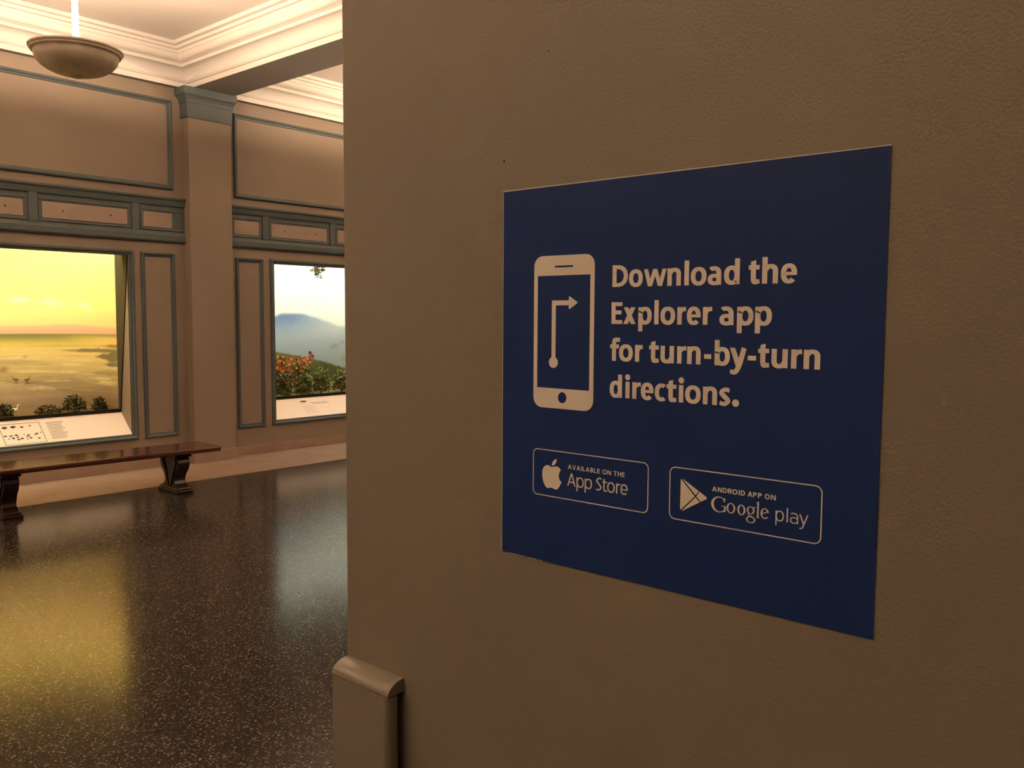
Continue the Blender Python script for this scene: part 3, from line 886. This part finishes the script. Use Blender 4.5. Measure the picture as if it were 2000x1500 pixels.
def diorama_case(bi, label, fn, hfun, cfun, watts, lcol):
    x0, x1 = OPEN[bi]
    cx = (x0+x1)/2
    h = (x1-x0)/2
    r = empty('diorama_case', (cx, 0, 0))
    tag(r, label, 'diorama')
    mf = mould_frame('frame_moulding', -h-0.055, h+0.055, OZ0-0.035, OZ1+0.04, 0.062, 0.034, YB, MT['trim'], r)
    # jambs, head and sill boards, down to the case behind the glass
    for (xa, xb_) in ((-h-0.02, -h), (h, h+0.02)):
        zb_, zt_ = OZ0-0.03, OZ1+0.03
        yg = lambda z: GB[0]+(GT[0]-GB[0])*(z-GB[1])/(GT[1]-GB[1])
        MB().extrude_x([(YB+0.001, zb_), (yg(zb_), zb_), (yg(zt_), zt_), (YB+0.001, zt_)], xa, xb_).build('jamb', MT['wall'], r)
        MB().extrude_x([(yg(zb_)+0.001, zb_), (9.715, zb_), (9.715, 2.79), (yg(zt_)+0.001, 2.79), (yg(zt_)+0.001, zt_)], xa, xb_).build('case_side', MT['casein'], r)
    box('head_board', -h, h, YB+0.001, YB+0.045, OZ1, OZ1+0.03, MT['trim'], r)
    bk = MB()
    bk.box(-h-0.05, h+0.05, YB+0.02, 10.95, 2.80, 2.84)
    bk.box(-h-0.05, -h-0.02, YB+0.03, 10.95, OZ0-0.1, 2.8)
    bk.box(h+0.02, h+0.05, YB+0.03, 10.95, OZ0-0.1, 2.8)
    bk.box(-h-0.05, h+0.05, 10.9, 10.95, OZ0-0.1, 2.8)
    bk.box(-h-0.05, h+0.05, YB+0.03, 10.95, OZ0-0.14, OZ0-0.1)
    bk.build('case_shell', MT['casein'], r)
    # leaning glass and its dark edge bars
    g0, g1 = Vector((0, GB[0], GB[1])), Vector((0, GT[0], GT[1]))
    ax = (g1-g0).normalized(); nr = Vector((0, ax.z, -ax.y))
    def lean(xa, xb_, s0, s1, d0, d1):
        p = []
        for d in (d0, d1):
            for (x, s) in ((xa, s0), (xb_, s0), (xb_, s1), (xa, s1)):
                q = g0+ax*s+nr*d
                p.append((x, q.y, q.z))
        return MB().add(p, [(0, 1, 2, 3), (4, 5, 6, 7), (0, 1, 5, 4), (1, 2, 6, 5), (2, 3, 7, 6), (3, 0, 4, 7)])
    L = (g1-g0).length
    gl = lean(-h, h, 0.0, L, 0.0, 0.006).build('glass_pane', MT['glass'], r)
    lean(h-0.010, h, 0, L, -0.012, -0.001).build('edge_bar', MT['black'], r)
    lean(-h, -h+0.010, 0, L, -0.012, -0.001).build('edge_bar', MT['black'], r)
    lean(-h+0.010, h-0.010, -0.004, 0.036, -0.016, -0.001).build('edge_bar', MT['black'], r)
    # slanted, backlit label deck from the foot of the glass to the frame
    l0, l1 = Vector((0, YB+0.004, OZ0+0.010)), Vector((0, GB[0]-0.004, GB[1]-0.004))
    la = (l1-l0).normalized(); ln = Vector((0, -la.z, la.y))
    LL = (l1-l0).length
    def deck(xa, xb_, s0, s1, d0, d1):
        p = []
        for d in (d0, d1):
            for (x, s) in ((xa, s0), (xb_, s0), (xb_, s1), (xa, s1)):
                q = l0+la*s+ln*d
                p.append((x, q.y, q.z))
        return MB().add(p, [(0, 1, 2, 3), (4, 5, 6, 7), (0, 1, 5, 4), (1, 2, 6, 5), (2, 3, 7, 6), (3, 0, 4, 7)])
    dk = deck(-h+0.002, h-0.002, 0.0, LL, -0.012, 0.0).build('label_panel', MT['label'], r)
    def dp(x, s, d=0.0012):
        q = l0+la*s+ln*d
        return (x, q.y, q.z)
    def prints(name, polys, mat):
        vs, fs = [], []
        for pl in polys:
            n0 = len(vs); vs += [dp(x, s) for x, s in pl]; fs.append(tuple(range(n0, n0+len(pl))))
        return mesh(name, vs, fs, mat, dk)
    rr = random.Random(20+bi)
    if bi == 0:
        # line drawing of birds in a ruled box, a grey text column
        xa, xb_ = 3.18-cx, 3.57-cx
        s0, s1 = 0.03, LL-0.05
        lw = 0.005
        prints('ruled_box', rc(xa, s0, xb_, s0+lw)+rc(xa, s1-lw, xb_, s1)+rc(xa, s0, xa+lw, s1)+rc(xb_-lw, s0, xb_, s1), MT['ink'])
        birds = []
        for k in range(26):
            bx = xa+0.02+(xb_-xa-0.04)*rr.random(); bs = s0+0.06+0.09*rr.random()
            if k < 4: bx, bs = xa+0.05+0.08*k, s0+0.22+0.02*rr.random()
            sz = rr.uniform(0.006, 0.013)*(1.6 if k < 2 else 1)
            birds += disc(bx, bs, sz*1.4, sz*0.8, 8)+[[(bx+sz, bs), (bx+sz*2.2, bs+sz*1.5), (bx+sz*1.3, bs+sz*0.4)], [(bx-sz*0.3, bs), (bx-sz*0.1, bs-sz*2.0), (bx+sz*0.1, bs)]]
        tag(prints('bird_drawing', birds, MT['ink']), kind='stuff')
        tx = []
        for k in range(13):
            s = s1-0.02-k*0.019
            tx += rc(xb_+0.06, s, xb_+0.06+0.20*rr.uniform(0.7, 1.0), s+0.006)
        prints('text_column', tx, MT['greyink'])
        tx = []
        for k in range(9):
            s = s1-0.02-k*0.019
            tx += rc(xa-0.55, s, xa-0.55+0.36*rr.uniform(0.8, 1.0), s+0.006)
        prints('text_column', tx, MT['greyink'])
    else:
        prints('drawing', disc(6.86-cx, LL-0.07, 0.055, 0.016, 12)+[[(6.80-cx, LL-0.07), (6.83-cx, LL-0.085), (6.90-cx, LL-0.078), (6.93-cx, LL-0.062)]], MT['greyink'])
        tx = []
        for k in range(2):
            tx += rc(6.97-cx, LL-0.105-k*0.02, 7.22-cx+0.03*k, LL-0.099-k*0.02)
        for k in range(7):
            tx += rc(6.80-cx, LL-0.16-k*0.02, 6.80-cx+0.22*rr.uniform(0.7, 1), LL-0.1575-k*0.02)
        prints('text_column', tx, MT['greyink'])
    backdrop('backdrop', x0-0.02, x1+0.02, fn, r, cx)
    case_ground(x0-0.015, x1+0.015, cx, r, cfun, hfun)
    # lamp trough above the glass, with an unseen front baffle
    lt = MB()
    lt.box(-h, h, 9.562, 9.80, 2.765, 2.80)
    lt.box(-h, h, 9.552, 9.562, 2.44, 2.80)  # baffle added out of view to keep lamp spill off the floor border
    lo = lt.build('trough_with_baffle', MT['black'], r)
    ld = bpy.data.lights.new('case_lamp', 'AREA')
    ld.shape = 'RECTANGLE'; ld.size = 2*h*0.94; ld.size_y = 0.16
    ld.energy = watts; ld.color = lcol
    lobj = bpy.data.objects.new('case_lamp', ld); C.objects.link(lobj)
    lobj.parent = r
    lobj.location = (0, 9.66, 2.745)
    lobj.rotation_euler = (radians(34), 0, 0)
    return r


diorama_case(0, 'diorama case with glowing yellow seashore painting behind leaning glass', sunset, sand_h, sand_c, SUNSET_CASE_W, (1.0, 0.88, 0.62))
diorama_case(1, 'diorama case with misty blue mountain painting behind leaning glass', mountain, hill_h, hill_c, MOUNTAIN_CASE_W, (1.0, 0.97, 0.83))


def leaf_cloud(mb, c, rx, ry, rz, n, sz, rr, dome=True):
    for _ in range(n):
        while True:
            p = Vector((rr.uniform(-1, 1), rr.uniform(-1, 1), rr.uniform(0 if dome else -1, 1)))
            if 0.15 < p.length < 1: break
        q = Vector((c[0]+p.x*rx, c[1]+p.y*ry, c[2]+p.z*rz))
        d = Vector((rr.uniform(-1, 1), rr.uniform(-1, 1), rr.uniform(-0.4, 1))).normalized()
        s = d.cross(Vector((rr.uniform(-1, 1), rr.uniform(-1, 1), rr.uniform(-1, 1)))).normalized()
        L_ = sz*rr.uniform(0.6, 1.3)
        if dome and min(q.z, q.z+d.z*L_) < 0.012: q.z += 0.012-min(q.z, q.z+d.z*L_)+0.5*abs(s.z)*L_*0.56
        mb.add([q, q+d*L_*0.5+s*L_*0.28, q+d*L_, q+d*L_*0.5-s*L_*0.28], [(0, 1, 2, 3)])


def twigs(mb, c, h, n, rr, rad=0.004, spread=0.5):
    for _ in range(n):
        b = Vector(c)
        d = Vector((rr.uniform(-spread, spread), rr.uniform(-spread, spread), 1)).normalized()
        e = b+d*h*rr.uniform(0.6, 1.0)
        s1 = d.cross(Vector((1, 0, 0.1))).normalized()*rad; s2 = d.cross(s1).normalized()*rad
        mb.add([b+s1, b+s2, b-s1, b-s2, e+s1*0.4, e+s2*0.4, e-s1*0.4, e-s2*0.4], [(0, 1, 5, 4), (1, 2, 6, 5), (2, 3, 7, 6), (3, 0, 4, 7), (4, 5, 6, 7), (0, 3, 2, 1)])


def shrub(name, loc, rx, rz, n, sz, leaf, label, cat='shrub', flowers=None, seed=1, group=None):
    rr = random.Random(seed)
    r = empty(name, loc)
    tag(r, label, cat, group)
    m = MB(); leaf_cloud(m, (0, 0, rz*0.12), rx, rx*0.6, rz, n, sz, rr); m.build('foliage', leaf, r)
    t = MB(); twigs(t, (0, 0, 0.002), rz*0.9, 7, rr); t.build('stem', MT['twig'], r)
    if flowers:
        fm, k, fs_ = flowers
        m = MB()
        for _ in range(k):
            th, u_ = rr.uniform(0, 2*pi), rr.uniform(0.55, 1.0)
            c = Vector((rx*cos(th)*0.95*rr.random()**0.4, -rx*0.6*rr.uniform(0.2, 0.9), rz*(0.12+u_*0.95)))
            for q in range(5):
                a = q*2*pi/5+rr.random()
                d = Vector((cos(a), -0.35, sin(a)))*fs_
                s = Vector((-sin(a), 0, cos(a)))*fs_*0.4
                m.add([c, c+d*0.6+s, c+d, c+d*0.6-s], [(0, 1, 2, 3)])
        m.build('blossom', fm, r)
    return r


# seashore foreground
def on_sand(x, y, r=0.04): return (x, y, max(sand_h(x+dx_, y+dy_-9.675) for dx_ in (-r, 0, r) for dy_ in (-r*0.6, 0, r*0.6))+0.001)


shrub('dry_shrub', on_sand(4.09, 10.0), 0.135, 0.165, 800, 0.034, MT['leaf_dark'], 'rounded olive shrub on the sand, the tallest one of the seashore diorama', seed=2)
shrub('dry_shrub', on_sand(4.315, 9.89), 0.085, 0.150, 700, 0.032, MT['leaf_dark'], 'dark shrub squeezed against the jamb of the seashore diorama', seed=3)
shrub('dry_shrub', on_sand(3.80, 9.95), 0.150, 0.100, 700, 0.030, MT['leaf_dark'], 'spreading low shrub on the sand of the seashore diorama', seed=4)
shrub('dry_shrub', on_sand(3.33, 9.86), 0.09, 0.145, 560, 0.032, MT['leaf_dark'], 'small dark bush beside the pale bird in the seashore diorama', seed=5)


def bird(name, loc, s, rz, mat, label, group=None):
    r = empty(name, loc, rz)
    tag(r, label, 'bird', group)
    b = MB()
    prof = [(0.001, -0.50), (0.10, -0.44), (0.20, -0.25), (0.24, 0.0), (0.20, 0.22), (0.11, 0.40), (0.05, 0.52), (0.001, 0.60)]
    m = 12
    vs = []
    for rr_, t in prof:
        vs += [(t*s, rr_*s*0.9*cos(2*pi*k/m), (0.62+rr_*sin(2*pi*k/m)+0.12*t)*s) for k in range(m)]
    fs = [(i*m+k, i*m+(k+1) % m, (i+1)*m+(k+1) % m, (i+1)*m+k) for i in range(len(prof)-1) for k in range(m)]
    b.add(vs, fs)
    # neck and head
    pth = [(0.36, 0.72), (0.46, 0.88), (0.47, 1.04), (0.54, 1.16), (0.64, 1.17), (0.72, 1.13)]
    rad = [0.12, 0.075, 0.06, 0.085, 0.075, 0.03]
    vs = []
    for (x, z), q in zip(pth, rad):
        vs += [(x*s+q*s*0.5*sin(2*pi*k/8), q*s*cos(2*pi*k/8), (z+q*sin(2*pi*k/8))*s) for k in range(8)]
    b.add(vs, [(i*8+k, i*8+(k+1) % 8, (i+1)*8+(k+1) % 8, (i+1)*8+k) for i in range(5) for k in range(8)])
    b.build('body', mat, r, True)
    bl = MB(); bl.add([(0.70*s, 0.02*s, 1.15*s), (0.70*s, -0.02*s, 1.15*s), (0.70*s, 0, 1.10*s), (0.92*s, 0, 1.05*s)], [(0, 1, 3), (1, 2, 3), (2, 0, 3), (0, 2, 1)])
    bl.build('bill', MT['twig'], r)
    for sy in (-1, 1):
        MB().box(0.0, 0.04*s, sy*0.09*s-0.015*s, sy*0.09*s+0.015*s, 0, 0.46*s).build('leg', MT['twig'], r)
    return r


bird('shore_bird', on_sand(3.47, 10.02), 0.095, 0.2, MT['cream_bird'], 'pale cream bird standing by the small bush on the sand')
bird('wading_bird', on_sand(3.700, 10.57), 0.062, 2.6, MT['bird'], 'small brown wading bird on the sand, head turned to the shore end', 'wading birds')
bird('wading_bird', on_sand(3.805, 10.545), 0.066, 0.3, MT['bird'], 'small brown wading bird on the sand, bill pointing to the shrubs', 'wading birds')

# mountain diorama foreground
gh = lambda x, d, r=0.05: max(hill_h(x+a_, d+b_) for a_ in (-r, 0, r) for b_ in (-r*0.6, 0, r*0.6))+0.001
k = 0
for (x, d, rx, rz, n, leaf, fl, lab) in (
        (6.87, 0.43, 0.15, 0.46, 800, 'leaf_green', ('orange', 24, 0.036), 'tall green shrub covered with bright orange blossom below the blue mountain'),
        (7.20, 0.43, 0.15, 0.44, 760, 'leaf_green', ('orange', 22, 0.028), 'green shrub with scattered orange blossom beside the red flower'),
        (6.72, 0.15, 0.145, 0.29, 760, 'leaf_green', ('red', 9, 0.026), 'low leafy bush with a few red blossoms close to the glass'),
        (7.03, 0.15, 0.145, 0.30, 800, 'leaf_green', None, 'plain dark green bush in front of the scattered orange blossom'),
        (7.33, 0.16, 0.140, 0.34, 800, 'leaf_green', None, 'plain green bush under the hanging leaf cluster'),
        (7.70, 0.18, 0.155, 0.32, 800, 'leaf_green', None, 'green bush at the foot of the bare painted flank'),
        (8.10, 0.25, 0.20, 0.24, 420, 'leaf_green', None, 'wide green bush midway to the far jamb of the mountain diorama'),
        (8.60, 0.25, 0.20, 0.22, 420, 'leaf_green', None, 'lowest green bush nearest the far jamb of the mountain diorama')):
    shrub('flowering_shrub' if fl else 'leafy_bush', (x, 9.675+d, gh(x, d)), rx, rz, n, 0.045, MT[leaf], lab, 'shrub', (MT[fl[0]], fl[1], fl[2]) if fl else None, seed=30+k)
    k += 1


def flower_stalk(x, d, h):
    r = empty('red_flower', (x, 9.675+d, gh(x, d)))
    tag(r, 'single dark red flower on a thin stalk above the orange blossom', 'flower')
    s = MB(); s.box(-0.004, 0.004, -0.004, 0.004, 0, h); s.build('stalk', MT['twig'], r)
    rr = random.Random(5); m = MB()
    for c in ((0, 0, h), (0.03, -0.01, h-0.05), (-0.05, 0, h-0.11)):
        for q in range(6):
            a = q*2*pi/6
            dd, ss = Vector((cos(a), -0.3, sin(a)))*0.036, Vector((-sin(a), 0, cos(a)))*0.016
            c_ = Vector(c); m.add([c_, c_+dd*0.6+ss, c_+dd, c_+dd*0.6-ss], [(0, 1, 2, 3)])
    m.build('blossom', MT['red'], r)


flower_stalk(7.48, 0.62, 0.50)


def hanging_sprig(name, loc, label, leaf, drop, seed):
    rr = random.Random(seed)
    r = empty(name, loc)
    tag(r, label, 'branch')
    t = MB()
    for q in range(4):
        e = Vector((rr.uniform(-0.10, 0.10), rr.uniform(-0.05, 0.05), -drop*rr.uniform(0.7, 1)))
        s1, s2 = Vector((0.005, 0, 0)), Vector((0, 0.005, 0))
        o_ = Vector((0, 0, 0.0))
        t.add([o_+s1, o_+s2, o_-s1, o_-s2, e+s1, e+s2, e-s1, e-s2], [(0, 1, 5, 4), (1, 2, 6, 5), (2, 3, 7, 6), (3, 0, 4, 7), (4, 5, 6, 7), (0, 3, 2, 1)])
    t.build('twig', MT['twig'], r)
    m = MB()
    leaf_cloud(m, (0, 0, -drop*0.55), 0.075, 0.05, drop*0.45, 110, 0.075, rr, False)
    m.build('leaf_cluster', leaf, r)


hanging_sprig('hanging_branch', (7.40, 9.95, 2.62), 'dark green leaf cluster hanging from the top of the mountain diorama', MT['leaf_dark'], 0.38, 3)

# ------------------------------------------------------------------ bench
bench = empty('bench', (3.42, 7.96, 0), radians(-2.6))
tag(bench, 'long dark varnished wooden bench on carved trestle legs before the yellow diorama', 'bench')
BT, BD = 0.432, 0.25
MB().extrude_x([(-BD+0.012, BT-0.048), (-BD+0.004, BT-0.040), (-BD, BT-0.026), (-BD, BT-0.010), (-BD+0.010, BT), (BD-0.010, BT), (BD, BT-0.010), (BD, BT-0.026), (BD-0.004, BT-0.040), (BD-0.012, BT-0.048)], -1.10, 1.10).build('seat', MT['seatwood'], bench, bevel=0.006)
LEG = [(0.165, 0.055), (0.145, 0.072), (0.112, 0.092), (0.098, 0.118), (0.100, 0.145), (0.116, 0.175), (0.145, 0.205), (0.172, 0.235), (0.190, 0.268), (0.195, 0.300), (0.186, 0.328), (0.165, 0.348), (0.150, 0.358)]
for lx in (-0.745, 0.745):
    lg = MB().extrude_x([(-w_, z) for w_, z in LEG]+[(w_, z) for w_, z in reversed(LEG)], lx-0.058, lx+0.058).build('leg', MT['wood'], bench, bevel=0.004)
    f_ = MB(); f_.box(lx-0.080, lx+0.080, -0.205, 0.205, 0, 0.034); f_.build('foot', MT['wood'], lg, bevel=0.006)
    MB().box(lx-0.070, lx+0.070, -0.190, 0.190, 0.034, 0.056).build('foot_moulding', MT['wood'], lg, bevel=0.008)
    MB().box(lx-0.075, lx+0.075, -0.200, 0.200, 0.356, BT-0.047).build('cleat', MT['wood'], lg, bevel=0.006)
    for sx in (-1, 1):
        for sy in (-1, 1):
            pts = [(0.020, 0.075), (0.050, 0.130), (0.072, 0.190), (0.105, 0.250), (0.138, 0.300), (0.128, 0.336), (0.098, 0.330)]
            rb = stroke(pts, [0.030, 0.034, 0.040, 0.040, 0.034, 0.022])
            mb = MB()
            for q_ in rb:
                x_a, x_b = lx+sx*0.056, lx+sx*0.070
                vs = [(x_a, sy*y_, z_) for y_, z_ in q_]+[(x_b, sy*y_, z_) for y_, z_ in q_]
                mb.add(vs, [(4, 5, 6, 7), (0, 1, 5, 4), (1, 2, 6, 5), (2, 3, 7, 6), (3, 0, 4, 7)])
            mb.build('scroll', MT['wood'], lg)

# ------------------------------------------------------------------ pendant bowl lamps
def pendant():
    r = empty('pendant_lamp', (0, 0, 0))
    R_ = 0.335
    prof = [(0.001, -0.212), (0.035, -0.211), (0.048, -0.200), (0.07, -0.196)]
    prof += [(0.300*sin(radians(a_)), -0.045-0.155*cos(radians(a_))) for a_ in (18, 28, 38, 48, 58, 68, 76, 83, 90)]
    prof += [(0.303, -0.034), (0.320, -0.030), (0.325, -0.020), (0.321, -0.014), (R_, -0.008), (R_+0.002, 0.004), (0.326, 0.012), (0.310, 0.008),
            (0.285, -0.045), (0.235, -0.105), (0.16, -0.150), (0.06, -0.170), (0.001, -0.172)]
    MB().lathe(prof, 56).build('bowl', MT['plaster'], r, True)
    st = [(0.001, -0.16), (0.03, -0.155)]
    ztop = ZC-3.745
    z = -0.15
    while z < ztop-0.10:
        st += [(0.021, z), (0.025, z+0.02), (0.021, z+0.045)]
        z += 0.05
    st += [(0.02, ztop-0.09), (0.08, ztop-0.07), (0.10, ztop-0.02), (0.10, ztop+0.0)]
    MB().lathe(st, 16).build('stem', MT['stem'], r, True)
    for q in range(4):
        a = q*pi/2+pi/4
        MB().lathe([(0.001, -0.045), (0.022, -0.038), (0.036, -0.012), (0.036, 0.0), (0.024, 0.014), (0.001, 0.020)], 12, 0.14*cos(a), 0.14*sin(a)).build('bulb', MT['bulb'], r, True)
    return r


PENX, PENY, PENZ = 2.985, 7.05, 3.745
p0 = pendant()
spots = [(0, 0, 'plaster bowl pendant lamp hanging in front of the yellow seashore diorama'), (1, 0, 'plaster bowl pendant lamp in the coffer before the mountain diorama'), (-1, 0, 'plaster bowl pendant lamp in the coffer beside the far plain wall'),
         (-1, -1, 'plaster bowl pendant lamp in the coffer facing the navy poster'), (1, -1, 'plaster bowl pendant lamp in the coffer behind the poster wall')]
for i, (kx, ky, lab) in enumerate(spots):
    o = p0 if i == 0 else copy_tree(p0)
    o.location = (PENX+kx*PITCHX, PENY+ky*5.0, PENZ)
    tag(o, lab, 'pendant lamp', 'pendant bowl lamps of the hall')
    if ky < 0:
        for ch in o.children:
            if ch.name.startswith('bulb'):
                ch.data = ch.data.copy(); ch.data.materials[0] = MT['entry_bulb']
